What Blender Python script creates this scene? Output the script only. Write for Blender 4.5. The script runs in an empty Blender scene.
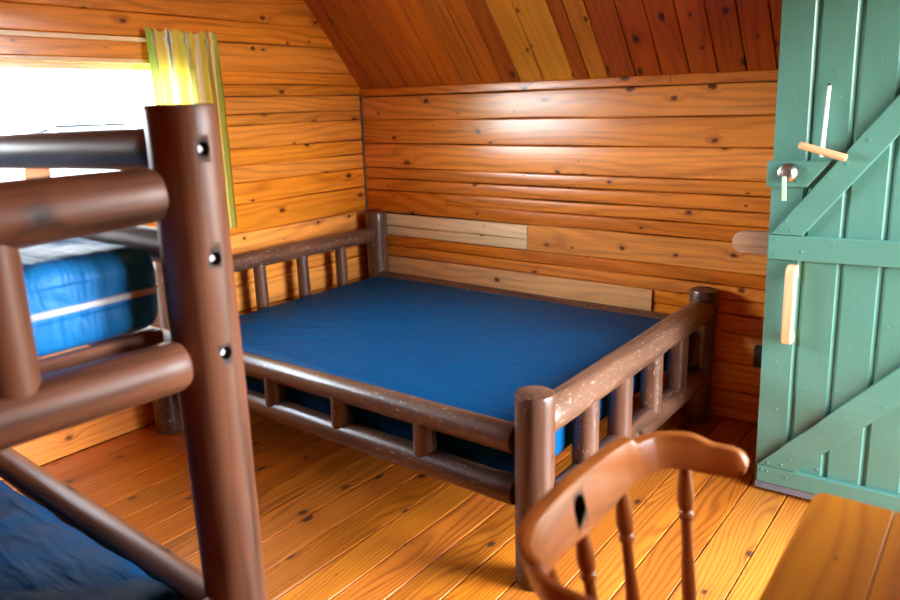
import bpy, math, random
from mathutils import Vector, Matrix, noise

random.seed(7)
scene = bpy.context.scene
COL = scene.collection
PI = math.pi

# ------------------------------------------------------------------ materials
def new_mat(name):
    m = bpy.data.materials.new(name)
    m.use_nodes = True
    nt = m.node_tree
    nt.nodes.clear()
    out = nt.nodes.new('ShaderNodeOutputMaterial')
    bs = nt.nodes.new('ShaderNodeBsdfPrincipled')
    nt.links.new(bs.outputs[0], out.inputs[0])
    return m, nt, bs, out


class NT:
    """small helper to write node maths"""
    def __init__(self, nt):
        self.nt = nt

    def put(self, sock, v):
        if isinstance(v, bpy.types.NodeSocket):
            self.nt.links.new(v, sock)
        else:
            sock.default_value = v

    def math(self, op, a, b=0.0, c=None, clamp=False):
        n = self.nt.nodes.new('ShaderNodeMath')
        n.operation = op
        n.use_clamp = clamp
        self.put(n.inputs[0], a)
        self.put(n.inputs[1], b)
        if c is not None:
            self.put(n.inputs[2], c)
        return n.outputs[0]

    def comb(self, x, y, z):
        n = self.nt.nodes.new('ShaderNodeCombineXYZ')
        for i, v in enumerate((x, y, z)):
            self.put(n.inputs[i], v)
        return n.outputs[0]

    def sep(self, v):
        n = self.nt.nodes.new('ShaderNodeSeparateXYZ')
        self.put(n.inputs[0], v)
        return n.outputs

    def noise(self, vec, scale, detail=2, rough=.5, dist=0.0):
        n = self.nt.nodes.new('ShaderNodeTexNoise')
        self.put(n.inputs['Vector'], vec)
        n.inputs['Scale'].default_value = scale
        n.inputs['Detail'].default_value = detail
        n.inputs['Roughness'].default_value = rough
        n.inputs['Distortion'].default_value = dist
        return n.outputs[0]

    def mix(self, f, a, b, blend='MIX'):
        n = self.nt.nodes.new('ShaderNodeMix')
        n.data_type = 'RGBA'
        n.blend_type = blend
        self.put(n.inputs[0], f)
        for s, v in ((n.inputs[6], a), (n.inputs[7], b)):
            if isinstance(v, tuple):
                v = (*v[:3], 1)
            self.put(s, v)
        return n.outputs[2]

    def smooth(self, v, a, b, lo=0.0, hi=1.0):
        n = self.nt.nodes.new('ShaderNodeMapRange')
        n.interpolation_type = 'SMOOTHSTEP'
        self.put(n.inputs[0], v)
        for i, q in zip((1, 2, 3, 4), (a, b, lo, hi)):
            self.put(n.inputs[i], q)
        return n.outputs[0]

    def attr(self, name):
        n = self.nt.nodes.new('ShaderNodeAttribute')
        n.attribute_name = name
        return n

    def bump(self, h, strength, dist):
        n = self.nt.nodes.new('ShaderNodeBump')
        n.inputs['Strength'].default_value = strength
        n.inputs['Distance'].default_value = dist
        self.put(n.inputs['Height'], h)
        return n.outputs[0]


def wood(name, light, dark, knot, pale, ring=14.0, grain=.5, fibre=.35, rough=.32, knots=.55, blotch=.3,
         bump=.25, red=(1, .62, .42), chips=0.0, spec=.5, ksize=.085, kscale=6.0, streak=.3, sfreq=28.0):
    """timber with grain along the third component of the 'gco' attribute; 'tone' varies it board by board"""
    m, nt, bs, out = new_mat(name)
    N = NT(nt)
    g = N.attr('gco').outputs['Vector']
    t = N.attr('tone')
    tr = N.sep(t.outputs['Vector'])
    x, y, z = N.sep(g)
    # knots
    kv = N.comb(x, N.math('MULTIPLY', z, .6), 0.0)
    vo = nt.nodes.new('ShaderNodeTexVoronoi')
    vo.voronoi_dimensions = '2D'
    N.put(vo.inputs['Vector'], kv)
    vo.inputs['Scale'].default_value = kscale
    d = vo.outputs['Distance']
    kr = N.sep(vo.outputs['Color'])[0]
    wob = N.math('MULTIPLY', N.math('SUBTRACT', N.noise(g, 26, 4, .65), .5), .13)
    d2 = N.math('ADD', d, wob)
    rad = N.math('MULTIPLY', N.smooth(kr, 1 - knots, 1.0), ksize)
    kmask = N.math('MULTIPLY', N.smooth(N.math('SUBTRACT', rad, d2), -.03, .03), .92)
    halo = N.smooth(N.math('SUBTRACT', N.math('MULTIPLY', rad, 3.0), d2), -.08, .2)
    # growth rings and fibre
    warp = N.noise(N.comb(N.math('MULTIPLY', x, 4.0), N.math('MULTIPLY', y, 4.0), N.math('MULTIPLY', z, .7)), 1.0, 2, .45)
    u = N.math('ADD', N.math('ADD', N.math('MULTIPLY', x, ring * 2.2), N.math('MULTIPLY', warp, ring * .9)), N.math('MULTIPLY', halo, .7))
    gr = N.math('POWER', N.math('ADD', N.math('MULTIPLY', N.math('SINE', N.math('MULTIPLY', u, 2 * PI)), .5), .5), 2.2)
    fb = N.noise(N.comb(N.math('MULTIPLY', x, 170.0), N.math('MULTIPLY', y, 170.0), N.math('MULTIPLY', z, 4.0)), 1.0, 2, .6)
    bl = N.noise(N.comb(N.math('MULTIPLY', x, 5.0), N.math('MULTIPLY', y, 5.0), N.math('MULTIPLY', z, 1.3)), 1.0, 3, .55)
    f = N.math('ADD', N.math('MULTIPLY', gr, grain), N.math('MULTIPLY', N.math('SUBTRACT', fb, .35), fibre * 2))
    sk = N.noise(N.comb(N.math('MULTIPLY', x, sfreq), N.math('MULTIPLY', y, sfreq), N.math('MULTIPLY', z, 1.8)), 1.0, 4, .6)
    f = N.math('ADD', f, N.math('MULTIPLY', N.math('SUBTRACT', sk, .5), streak * 2.4))
    f = N.math('ADD', f, N.math('MULTIPLY', halo, .22))
    f = N.math('ADD', f, N.math('MULTIPLY', N.math('SUBTRACT', bl, .5), blotch * 2), clamp=True)
    c = N.mix(f, light, dark)
    c = N.mix(tr[1], c, N.mix(N.math('MULTIPLY', f, .8), pale, tuple(a * .62 for a in pale)))
    c = N.mix(tr[2], c, N.mix(1.0, c, red, 'MULTIPLY'))
    c = N.mix(kmask, c, knot)
    if chips:
        cn = N.noise(N.comb(N.math('MULTIPLY', x, 95.0), N.math('MULTIPLY', y, 95.0), N.math('MULTIPLY', z, 45.0)), 1.0, 3, .62)
        cz = N.noise(N.comb(x, y, N.math('MULTIPLY', z, .8)), 3.0, 1)
        cm = N.math('MULTIPLY', N.smooth(cn, .60, .66), N.smooth(cz, .42, .58))
        c = N.mix(N.math('MULTIPLY', cm, chips), c, (.34, .23, .15))
    vs = nt.nodes.new('ShaderNodeVectorMath')
    vs.operation = 'SCALE'
    N.put(vs.inputs[0], c)
    N.put(vs.inputs['Scale'], tr[0])
    N.put(bs.inputs['Base Color'], vs.outputs[0])
    N.put(bs.inputs['Roughness'], N.math('ADD', rough - .06, N.math('MULTIPLY', bl, .14)))
    bs.inputs['Specular IOR Level'].default_value = spec
    h = N.math('ADD', N.math('MULTIPLY', fb, .06), N.math('MULTIPLY', gr, .12))
    h = N.math('ADD', h, N.math('MULTIPLY', bl, 1.2))
    h = N.math('SUBTRACT', h, N.math('MULTIPLY', kmask, .5))
    N.put(bs.inputs['Normal'], N.bump(h, bump, .003))
    return m


def plain(name, col, rough=.5, metal=0.0, var=.12, nscale=30.0, bump=0.0, spec=.5, sheen=0.0):
    m, nt, bs, out = new_mat(name)
    N = NT(nt)
    tc = nt.nodes.new('ShaderNodeTexCoord').outputs['Object']
    n = N.noise(tc, nscale, 3)
    N.put(bs.inputs['Base Color'], N.mix(n, tuple(c * (1 + var) for c in col), tuple(c * (1 - var) for c in col)))
    bs.inputs['Roughness'].default_value = rough
    bs.inputs['Metallic'].default_value = metal
    bs.inputs['Specular IOR Level'].default_value = spec
    if sheen:
        bs.inputs['Sheen Weight'].default_value = sheen
        bs.inputs['Sheen Tint'].default_value = (col[0] * 3, col[1] * 3, col[2] * 2, 1)
    if bump:
        N.put(bs.inputs['Normal'], N.bump(n, bump, .004))
    return m


def paint(name, col):
    """brushed door paint, a few rubbed chips"""
    m, nt, bs, out = new_mat(name)
    N = NT(nt)
    g = N.attr('gco').outputs['Vector']
    x, y, z = N.sep(g)
    st = N.noise(N.comb(N.math('MULTIPLY', x, 60.0), N.math('MULTIPLY', y, 60.0), N.math('MULTIPLY', z, 3.0)), 1.0, 3, .6)
    bl = N.noise(g, 6.0, 3)
    f = N.math('ADD', N.math('MULTIPLY', st, .55), N.math('MULTIPLY', bl, .45), clamp=True)
    c = N.mix(f, tuple(a * .82 for a in col), tuple(a * 1.2 for a in col))
    ch = N.smooth(N.noise(g, 70.0, 3, .7), .735, .77)
    ch = N.math('MULTIPLY', ch, N.smooth(N.noise(g, 5.0, 1), .52, .6))
    c = N.mix(N.math('MULTIPLY', ch, .8), c, (.62, .66, .55))
    N.put(bs.inputs['Base Color'], c)
    bs.inputs['Roughness'].default_value = .30
    N.put(bs.inputs['Normal'], N.bump(N.math('ADD', st, N.math('MULTIPLY', bl, .8)), .25, .002))
    return m


def cloth(name, col, col2, rough, wr_scale, wr_strength, sheen, spec=.35):
    m, nt, bs, out = new_mat(name)
    N = NT(nt)
    tc = nt.nodes.new('ShaderNodeTexCoord').outputs['Object']
    n1 = N.noise(tc, wr_scale, 3, .5, .8)
    x, y, z = N.sep(tc)
    n2 = N.noise(N.comb(N.math('MULTIPLY', x, 2.0), N.math('MULTIPLY', y, 9.0), z), 2.0, 3, .5, .6)
    c = N.mix(N.noise(tc, 3.0, 3), col, col2)
    N.put(bs.inputs['Base Color'], c)
    bs.inputs['Roughness'].default_value = rough
    bs.inputs['Specular IOR Level'].default_value = spec
    bs.inputs['Sheen Weight'].default_value = sheen
    bs.inputs['Sheen Roughness'].default_value = .4
    bs.inputs['Sheen Tint'].default_value = (.25, .5, 1, 1)
    N.put(bs.inputs['Normal'], N.bump(N.math('ADD', n1, n2), wr_strength, .02))
    return m


M = {}
M['wall'] = wood('varnished_pine_siding', (.84, .285, .018), (.36, .080, .004), (.10, .024, .008), (.92, .70, .43),
                 ring=9, grain=.34, fibre=.42, rough=.24, knots=.97, blotch=.46, bump=.14, streak=.46, ksize=.075)
M['ceil'] = wood('dark_varnished_ceiling_pine', (.56, .155, .012), (.29, .058, .005), (.06, .016, .006), (.74, .34, .035),
                 ring=8, grain=.4, fibre=.3, rough=.38, knots=.95, blotch=.4, streak=.35, bump=.15)
M['floor'] = wood('oiled_pine_floor', (.60, .190, .012), (.26, .060, .004), (.06, .02, .012), (.6, .42, .24),
                  ring=21, grain=.58, fibre=.4, rough=.32, knots=.8, blotch=.4, bump=.12, streak=.4)
M['log'] = wood('dark_stained_log', (.112, .048, .028), (.018, .008, .006), (.02, .01, .007), (.35, .2, .12),
                ring=8, grain=.3, fibre=.4, rough=.30, knots=.5, blotch=.8, bump=.3, chips=.8, streak=.5, sfreq=40.0)
M['bunk'] = wood('red_brown_stained_log', (.225, .084, .042), (.030, .012, .008), (.02, .01, .007), (.35, .2, .12),
                 ring=7, grain=.3, fibre=.35, rough=.40, knots=.6, blotch=.9, bump=.35, streak=.8, sfreq=34.0)
M['chair'] = wood('maple_chair_wood', (.50, .155, .032), (.29, .078, .013), (.06, .02, .01), (.5, .3, .1),
                  ring=16, grain=.45, fibre=.3, rough=.27, knots=.05, blotch=.3, bump=.1)
M['table'] = wood('varnished_table_pine', (.43, .140, .005), (.24, .060, .002), (.05, .018, .008), (.6, .4, .2),
                  ring=9, grain=.4, fibre=.2, rough=.5, spec=.1, knots=.45, blotch=.3, bump=.12)
M['raw'] = wood('bare_pale_wood', (.78, .50, .27), (.58, .32, .15), (.2, .1, .05), (.8, .6, .4),
                ring=16, grain=.35, fibre=.3, rough=.5, knots=.1, blotch=.2, bump=.15)
M['grey'] = wood('worn_grey_brown_wood', (.36, .20, .105), (.14, .072, .04), (.06, .03, .02), (.6, .4, .3),
                 ring=9, grain=.3, fibre=.6, rough=.55, knots=.1, blotch=.6)
M['door'] = paint('green_door_paint', (.098, .262, .212))
M['gap'] = plain('dark_gap', (.022, .013, .008), .9, nscale=8)
M['outer'] = plain('outer_boarding', (.2, .12, .07), .8)
M['sheet'] = cloth('deep_blue_sheet', (.0, .042, .122), (.0, .058, .165), .55, 5, .55, .0, .08)
M['vinyl'] = cloth('glossy_blue_vinyl', (.014, .27, .78), (.02, .33, .86), .48, 9, .7, .0, .28)
M['piping'] = plain('white_piping', (.85, .87, .9), .45)
M['white'] = plain('white_plastic', (.85, .86, .84), .4, var=.03)
M['metal'] = plain('brushed_metal', (.62, .61, .62), .28, 1.0, var=.06)
M['steel'] = plain('steel_bolt', (.80, .82, .84), .4, 0.0, var=.05)
M['strip'] = plain('grey_rubber_sweep', (.17, .19, .24), .5)
M['lip'] = plain('pale_lip_paint', (.46, .66, .46), .5, var=.05)
M['black'] = plain('black_iron', (.02, .018, .016), .5)
M['ground'] = plain('gravel_and_grass', (.30, .31, .22), .95, var=.3, nscale=3)
M['carpaint'] = plain('silver_car_paint', (.80, .84, .88), .25, var=.01)
M['carglass'] = plain('car_window_glass', (.035, .055, .07), .12, var=.05)
M['gasket'] = plain('dull_black_gasket', (.006, .009, .012), .95, spec=.05)
M['rubber'] = plain('tyre_rubber', (.02, .02, .02), .8)


def glass_mat():
    m = bpy.data.materials.new('window_glass')
    m.use_nodes = True
    nt = m.node_tree
    nt.nodes.clear()
    out = nt.nodes.new('ShaderNodeOutputMaterial')
    tr = nt.nodes.new('ShaderNodeBsdfTransparent')
    tr.inputs[0].default_value = (.95, .97, .97, 1)
    gl = nt.nodes.new('ShaderNodeBsdfGlossy')
    gl.inputs['Roughness'].default_value = .02
    fr = nt.nodes.new('ShaderNodeLayerWeight')
    fr.inputs[0].default_value = .5
    N = NT(nt)
    mx = nt.nodes.new('ShaderNodeMixShader')
    N.put(mx.inputs[0], N.math('ADD', N.math('MULTIPLY', N.math('POWER', fr.outputs['Facing'], 5.0), .9), .03))
    nt.links.new(tr.outputs[0], mx.inputs[1])
    nt.links.new(gl.outputs[0], mx.inputs[2])
    nt.links.new(mx.outputs[0], out.inputs[0])
    return m


M['glass'] = glass_mat()


def curtain_mat():
    m = bpy.data.materials.new('striped_curtain_cotton')
    m.use_nodes = True
    nt = m.node_tree
    nt.nodes.clear()
    N = NT(nt)
    out = nt.nodes.new('ShaderNodeOutputMaterial')
    a = N.attr('gco').outputs['Vector']
    x, y, z = N.sep(a)
    wv = N.math('ADD', x, N.math('MULTIPLY', N.math('SUBTRACT', N.noise(a, 9.0, 1), .5), .006))
    r = nt.nodes.new('ShaderNodeValToRGB')
    N.put(r.inputs[0], wv)
    r.color_ramp.interpolation = 'CONSTANT'
    stops = [(0, (.42, .62, .12)), (.075, (.83, .85, .62)), (.13, (.85, .72, .16)), (.22, (.90, .86, .60)), (.28, (.28, .50, .58)),
             (.315, (.86, .84, .62)), (.37, (.86, .74, .13)), (.47, (.55, .68, .22)), (.50, (.30, .50, .56)), (.53, (.88, .80, .30)),
             (.62, (.86, .66, .08)), (.70, (.90, .84, .55)), (.735, (.86, .66, .08)), (.80, (.34, .48, .05)), (.835, (.86, .84, .70)), (.87, (.86, .66, .08)),
             (.94, (.90, .80, .40)), (.97, (.48, .60, .12))]
    el = r.color_ramp.elements
    el[0].position = 0
    el[0].color = (*stops[0][1], 1)
    el[1].position = stops[1][0]
    el[1].color = (*stops[1][1], 1)
    for p, c in stops[2:]:
        e = el.new(p)
        e.color = (*c, 1)
    df = nt.nodes.new('ShaderNodeBsdfDiffuse')
    tl = nt.nodes.new('ShaderNodeBsdfTranslucent')
    mx = nt.nodes.new('ShaderNodeMixShader')
    mx.inputs[0].default_value = .42
    N.put(df.inputs[0], r.outputs[0])
    N.put(tl.inputs[0], r.outputs[0])
    nt.links.new(df.outputs[0], mx.inputs[1])
    nt.links.new(tl.outputs[0], mx.inputs[2])
    nt.links.new(mx.outputs[0], out.inputs[0])
    return m


M['curtain'] = curtain_mat()


# ------------------------------------------------------------------ mesh builder
def nz(*p):
    return noise.noise(Vector(p))


class MB:
    """collects shapes, then links them as ONE mesh object"""
    def __init__(self):
        self.v, self.f, self.g, self.t, self.mi = [], [], [], [], []

    def add(self, verts, faces, gco, tone, mi=0):
        b = len(self.v)
        self.v += [tuple(p) for p in verts]
        self.g += [tuple(p) for p in gco]
        self.t += [tone] * len(verts)
        self.f += [[b + i for i in fc] for fc in faces]
        self.mi += [mi] * len(faces)

    def box(self, c, s, tone=(1, 0, 0), ch=.003, mi=0, axis=2, rot=None, off=None):
        """chamfered box: centre c, full size s, grain along axis"""
        if off is None:
            off = (random.uniform(-9, 9), random.uniform(-9, 9), random.uniform(-9, 9))
        h = [a / 2 for a in s]
        ch = min(ch, min(h) * .49)
        vs, idx = [], {}
        for sx in (-1, 1):
            for sy in (-1, 1):
                for sz in (-1, 1):
                    for k in range(3):
                        p = [sx * h[0], sy * h[1], sz * h[2]]
                        for j in range(3):
                            if j != k:
                                p[j] -= (sx, sy, sz)[j] * ch
                        idx[(sx, sy, sz, k)] = len(vs)
                        vs.append(p)
        fs = []
        for k in range(3):
            a, b = [(1, 2), (0, 2), (0, 1)][k]
            for s_ in (-1, 1):
                q = []
                for (i, j) in ((-1, -1), (1, -1), (1, 1), (-1, 1)):
                    key = [0, 0, 0]
                    key[k] = s_
                    key[a] = i
                    key[b] = j
                    q.append(idx[(*key, k)])
                fs.append(q)
        for k in range(3):
            a, b = [(1, 2), (0, 2), (0, 1)][k]
            for i in (-1, 1):
                for j in (-1, 1):
                    def kk(e, w):
                        key = [0, 0, 0]
                        key[k] = e
                        key[a] = i
                        key[b] = j
                        return idx[(*key, w)]
                    fs.append([kk(-1, a), kk(1, a), kk(1, b), kk(-1, b)])
        for sx in (-1, 1):
            for sy in (-1, 1):
                for sz in (-1, 1):
                    fs.append([idx[(sx, sy, sz, k)] for k in range(3)])
        pts, gco = [], []
        oth = [i for i in range(3) if i != axis]
        for p in vs:
            q = Vector(p)
            gco.append((p[oth[0]] + off[0], p[oth[1]] + off[1], p[axis] + off[2]))
            if rot is not None:
                q = rot @ q
            pts.append((q[0] + c[0], q[1] + c[1], q[2] + c[2]))
        self.add(pts, fs, gco, tone, mi)

    def plank(self, O, U, V, Nn, L, W, T, tone=(1, 0, 0), seg=14, crown=.002, wav=.002, ch=.005, taper=0.0, mi=0, gap=.0):
        """board from O: length L along U, width W along V, its face at O + crown along Nn, thickness T behind it"""
        O, U, V, Nn = Vector(O), Vector(U), Vector(V), Vector(Nn)
        off = (random.uniform(-9, 9), random.uniform(-9, 9), random.uniform(-9, 9))
        sd = random.uniform(0, 99)
        W -= gap
        cw = ch * .9 / W
        prof = [(0, -T), (0, -ch), (cw, 0.0), (.5, None), (1 - cw, 0.0), (1, -ch), (1, -T)]
        vs, gc, fs = [], [], []
        n = len(prof)
        for i in range(seg + 1):
            u = L * i / seg
            w = W + taper * (i / seg)
            e0 = nz(sd, u * 2.1, 0) * wav
            e1 = nz(sd, u * 1.7, 5) * wav
            for a, d in prof:
                v = a * w + e0 * (1 - a) + e1 * a
                if d is None:
                    d = crown
                vs.append(O + U * u + V * v + Nn * d)
                gc.append((v + off[0], d + off[1], u + off[2]))
        for i in range(seg):
            for j in range(n - 1):
                fs.append([i * n + j, i * n + j + 1, (i + 1) * n + j + 1, (i + 1) * n + j])
            fs.append([i * n + n - 1, i * n, (i + 1) * n, (i + 1) * n + n - 1])
        fs.append(list(range(n))[::-1])
        fs.append([seg * n + j for j in range(n)])
        self.add(vs, fs, gc, tone, mi)

    def log(self, p0, p1, r0, r1=None, tone=(1, 0, 0), seg=24, rings=None, wob=.035, facet=.018, bow=.0, end=.012, mi=0, seed=None):
        r1 = r0 if r1 is None else r1
        p0, p1 = Vector(p0), Vector(p1)
        ax = p1 - p0
        L = ax.length
        ax.normalize()
        ref = Vector((0, 0, 1)) if abs(ax.z) < .9 else Vector((1, 0, 0))
        a = ax.cross(ref).normalized()
        b = ax.cross(a).normalized()
        rings = rings or max(8, int(L / .05))
        sd = random.uniform(0, 99) if seed is None else seed
        off = (random.uniform(-9, 9), random.uniform(-9, 9), random.uniform(-9, 9))
        st = [0.0, end * .3, end] + [end + (L - 2 * end) * i / rings for i in range(1, rings)] + [L - end, L - end * .3, L]
        vs, gc, fs = [], [], []
        for u in st:
            t = u / L
            e = min(u, L - u)
            k = 1.0
            if e < end:
                q = 1 - e / end
                k = 1 - (end / max(r0, r1)) * (1 - math.sqrt(max(0, 1 - q * q)))
            bx = bow * math.sin(PI * t)
            for j in range(seg):
                th = 2 * PI * j / seg
                cs, sn = math.cos(th), math.sin(th)
                r = r0 + (r1 - r0) * t
                r *= 1 + wob * nz(sd, u * 2.6, 3) + facet * nz(cs * 2.2 + sd, sn * 2.2, u * 3.0) * 2 + facet * .5 * nz(cs * 4 + sd, sn * 4, u * 9)
                r *= k
                x, y = r * cs + bx, r * sn
                vs.append(p0 + ax * u + a * x + b * y)
                gc.append((r * cs + off[0], r * sn + off[1], u + off[2]))
        n = len(st)
        for i in range(n - 1):
            for j in range(seg):
                j2 = (j + 1) % seg
                fs.append([i * seg + j, i * seg + j2, (i + 1) * seg + j2, (i + 1) * seg + j])
        fs.append(list(range(seg))[::-1])
        fs.append([(n - 1) * seg + j for j in range(seg)])
        self.add(vs, fs, gc, tone, mi)

    def lathe(self, p0, p1, prof, seg=16, tone=(1, 0, 0), mi=0):
        """prof: list of (t along 0..1, radius)"""
        p0, p1 = Vector(p0), Vector(p1)
        ax = p1 - p0
        L = ax.length
        ax.normalize()
        ref = Vector((0, 0, 1)) if abs(ax.z) < .9 else Vector((1, 0, 0))
        a = ax.cross(ref).normalized()
        b = ax.cross(a).normalized()
        off = (random.uniform(-9, 9), random.uniform(-9, 9), random.uniform(-9, 9))
        vs, gc, fs = [], [], []
        for t, r in prof:
            for j in range(seg):
                th = 2 * PI * j / seg
                x, y = r * math.cos(th), r * math.sin(th)
                vs.append(p0 + ax * (t * L) + a * x + b * y)
                gc.append((x + off[0], y + off[1], t * L + off[2]))
        n = len(prof)
        for i in range(n - 1):
            for j in range(seg):
                j2 = (j + 1) % seg
                fs.append([i * seg + j, i * seg + j2, (i + 1) * seg + j2, (i + 1) * seg + j])
        fs.append(list(range(seg))[::-1])
        fs.append([(n - 1) * seg + j for j in range(seg)])
        self.add(vs, fs, gc, tone, mi)

    def prism(self, poly, U, V, Nn, O, T, tone=(1, 0, 0), ch=.003, mi=0, gdir=None):
        """polygon (counter-clockwise in U,V) extruded T along Nn from O, top edge chamfered"""
        U, V, Nn, O = Vector(U), Vector(V), Vector(Nn), Vector(O)
        n = len(poly)
        off = (random.uniform(-9, 9), random.uniform(-9, 9), random.uniform(-9, 9))
        gd = Vector(gdir or (1, 0)).normalized()

        def inset(d):
            out = []
            for i in range(n):
                p0, p, p1 = Vector(poly[i - 1]), Vector(poly[i]), Vector(poly[(i + 1) % n])
                d0 = (p - p0).normalized()
                d1 = (p1 - p).normalized()
                n0 = Vector((-d0.y, d0.x))
                n1 = Vector((-d1.y, d1.x))
                bis = n0 + n1
                bis = bis / max(.3, bis.length_squared) * 2 if bis.length > 1e-6 else n0
                out.append(p + bis * d)
            return out
        rows = [(poly, 0), (poly, T - ch), (inset(ch), T)]
        vs, gc, fs = [], [], []
        for pl, h in rows:
            for p in pl:
                vs.append(O + U * p[0] + V * p[1] + Nn * h)
                al = p[0] * gd.x + p[1] * gd.y
                ac = -p[0] * gd.y + p[1] * gd.x
                gc.append((ac + off[0], h + off[1], al + off[2]))
        for r in range(2):
            for j in range(n):
                j2 = (j + 1) % n
                fs.append([r * n + j, r * n + j2, (r + 1) * n + j2, (r + 1) * n + j])
        fs.append(list(range(n))[::-1])
        fs.append([2 * n + j for j in range(n)])
        self.add(vs, fs, gc, tone, mi)

    def build(self, name, mats, parent=None, angle=35, fix=True):
        me = bpy.data.meshes.new(name)
        me.from_pydata(self.v, [], self.f)
        at = me.attributes.new('gco', 'FLOAT_VECTOR', 'POINT')
        at.data.foreach_set('vector', [c for p in self.g for c in p])
        at = me.attributes.new('tone', 'FLOAT_VECTOR', 'POINT')
        at.data.foreach_set('vector', [c for p in self.t for c in p])
        if not isinstance(mats, (list, tuple)):
            mats = [mats]
        for m in mats:
            me.materials.append(m)
        me.polygons.foreach_set('material_index', self.mi)
        me.polygons.foreach_set('use_smooth', [True] * len(me.polygons))
        if fix:
            import bmesh
            bm = bmesh.new()
            bm.from_mesh(me)
            bmesh.ops.recalc_face_normals(bm, faces=bm.faces)
            bm.to_mesh(me)
            bm.free()
        me.set_sharp_from_angle(angle=math.radians(angle))
        me.update()
        o = bpy.data.objects.new(name, me)
        COL.objects.link(o)
        if parent is not None:
            o.parent = parent
            o.matrix_parent_inverse = Matrix.Identity(4)
            o.location = tuple(-c for c in world_of(parent))
        return o


def world_of(o):
    p = Vector(o.location)
    while o.parent is not None:
        o = o.parent
        p = p + o.location
    return p


def thing(name, label, cat, loc=(0, 0, 0), group=None):
    o = bpy.data.objects.new(name, None)
    o.empty_display_size = .1
    COL.objects.link(o)
    o.location = loc
    return tag(o, label, cat, group)


def tag(o, label, cat, group=None):
    o['label'] = label
    o['category'] = cat
    if group:
        o['group'] = group
    return o


def struct(o):
    o['kind'] = 'structure'
    return o


def cut(o, cutter_mb):
    """subtract a closed shape from a mesh for good"""
    c = cutter_mb.build('cutter', [])
    md = o.modifiers.new('cut', 'BOOLEAN')
    md.operation = 'DIFFERENCE'
    md.object = c
    md.solver = 'EXACT'
    if o.parent is not None:
        c.parent = o.parent
        c.location = o.location
    bpy.context.view_layer.update()
    dg = bpy.context.evaluated_depsgraph_get()
    me = bpy.data.meshes.new_from_object(o.evaluated_get(dg))
    o.modifiers.clear()
    old = o.data
    me.name = old.name
    o.data = me
    bpy.data.meshes.remove(old)
    cm = c.data
    bpy.data.objects.remove(c)
    bpy.data.meshes.remove(cm)
    me.set_sharp_from_angle(angle=math.radians(35))


def tone(v=.16, pale=0.0, red=None):
    return (1 + random.uniform(-v, v), pale + random.uniform(0, .06), random.uniform(0, .5) if red is None else red)


# ------------------------------------------------------------------ the room
XL, XR, YB, YF = -3.26, .34, 3.405, -.6
KZ = 1.60            # top of the knee wall
SL = 1.14            # roof slope
YR = (YB + YF) / 2   # ridge
X, Y, Z = (1, 0, 0), (0, 1, 0), (0, 0, 1)

# floor
b = MB()
xs = [-.541 - .1435 * i for i in range(-7, 20)]
for x in xs:
    if x + .1435 < XL - .02 or x > XR + .02:
        continue
    tn = tone(.15)
    b.plank((x + .0015, YF - .03, 0), Y, X, Z, YB - YF + .06, .1435, .03, tn, seg=10, crown=-.0006, wav=.0014, ch=.0025, gap=.0045)
b.box(((XL + XR) / 2, (YB + YF) / 2, -.06), (XR - XL + .2, YB - YF + .2, .05), mi=1, ch=.001)
struct(b.build('floor', [M['floor'], M['gap']], angle=25))

# back wall: every board at the height it has in the photo
b = MB()
NB = (0, -1, 0)
def bw(x0, x1, z0, z1, tn=None, dz=0.0, tap=0.0, out=0.0):
    if tn:
        tn = (tn[0] * random.uniform(.86, 1.1), tn[1], tn[2])
    b.plank((x0, YB - .004 - out, z0 + .002), X, Z, NB, x1 - x0, z1 - z0, .028 + out, tn or tone(.16), seg=max(4, int((x1 - x0) / .16)), crown=.003, wav=.005, ch=.006, taper=tap, gap=.003)
xa, xb = XL, XR
bw(xa, xb, 1.415, 1.553, (1.04, .10, 0))
bw(xa, xb, 1.277, 1.415, (1.0, .06, .1))
bw(xa, xb, 1.132, 1.277, (1.02, .08, .1), tap=-.0)
bw(xa, xb, 1.066, 1.132, (.98, .05, .25))
bw(xa, xb, .995, 1.066, (.95, .04, .35))
bw(xa, -2.62, .858, .995, (.80, 0, .5))
bw(-2.618, xb, .930, .995, (.98, .04, .3))
bw(-2.618, xb, .858, .930, (.90, 0, .4))
bw(xa, -3.11, .715, .858, (.8, 0, .4))
bw(-3.108, -2.072, .775, .853, (1.08, .88, 0), out=.003)
bw(-3.108, -2.072, .715, .775, (1.03, .80, 0), out=.002)
bw(-2.07, xb, .715, .856, (1.0, .1, .1))
bw(xa, xb, .652, .715, (.86, 0, .5))
bw(xa, xb, .588, .652, (.92, .05, .3))
bw(xa, -1.352, .455, .588, (1.0, .38, 0), out=.012)
bw(-1.348, xb, .520, .588, (.88, 0, .4))
bw(-1.348, xb, .43, .520, (.84, 0, .4))
bw(xa, -1.352, .29, .455, (.95, .1, .1))
bw(-1.348, xb, .287, .43, (.95, .08, .1))
bw(xa, xb, .143, .287, (.96, .1, .1))
bw(xa, xb, .0, .143, (.98, .1, .1))
b.box(((XL + XR) / 2, YB + .055, .82), (XR - XL + .2, .04, 1.74), mi=1, ch=.001)
struct(b.build('wall_back', [M['wall'], M['gap']]))

b = MB()
b.plank((XL, YB - .016, 1.556), X, Z, NB, 1.95, .045, .03, (.88, .05, .25), seg=10, crown=.001, wav=.001)
b.plank((XL + 1.952, YB - .016, 1.556), X, Z, NB, XR - XL - 1.952, .045, .03, (.92, .05, .2), seg=8, crown=.001, wav=.001)
struct(b.build('trim_1', M['wall']))

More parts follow.
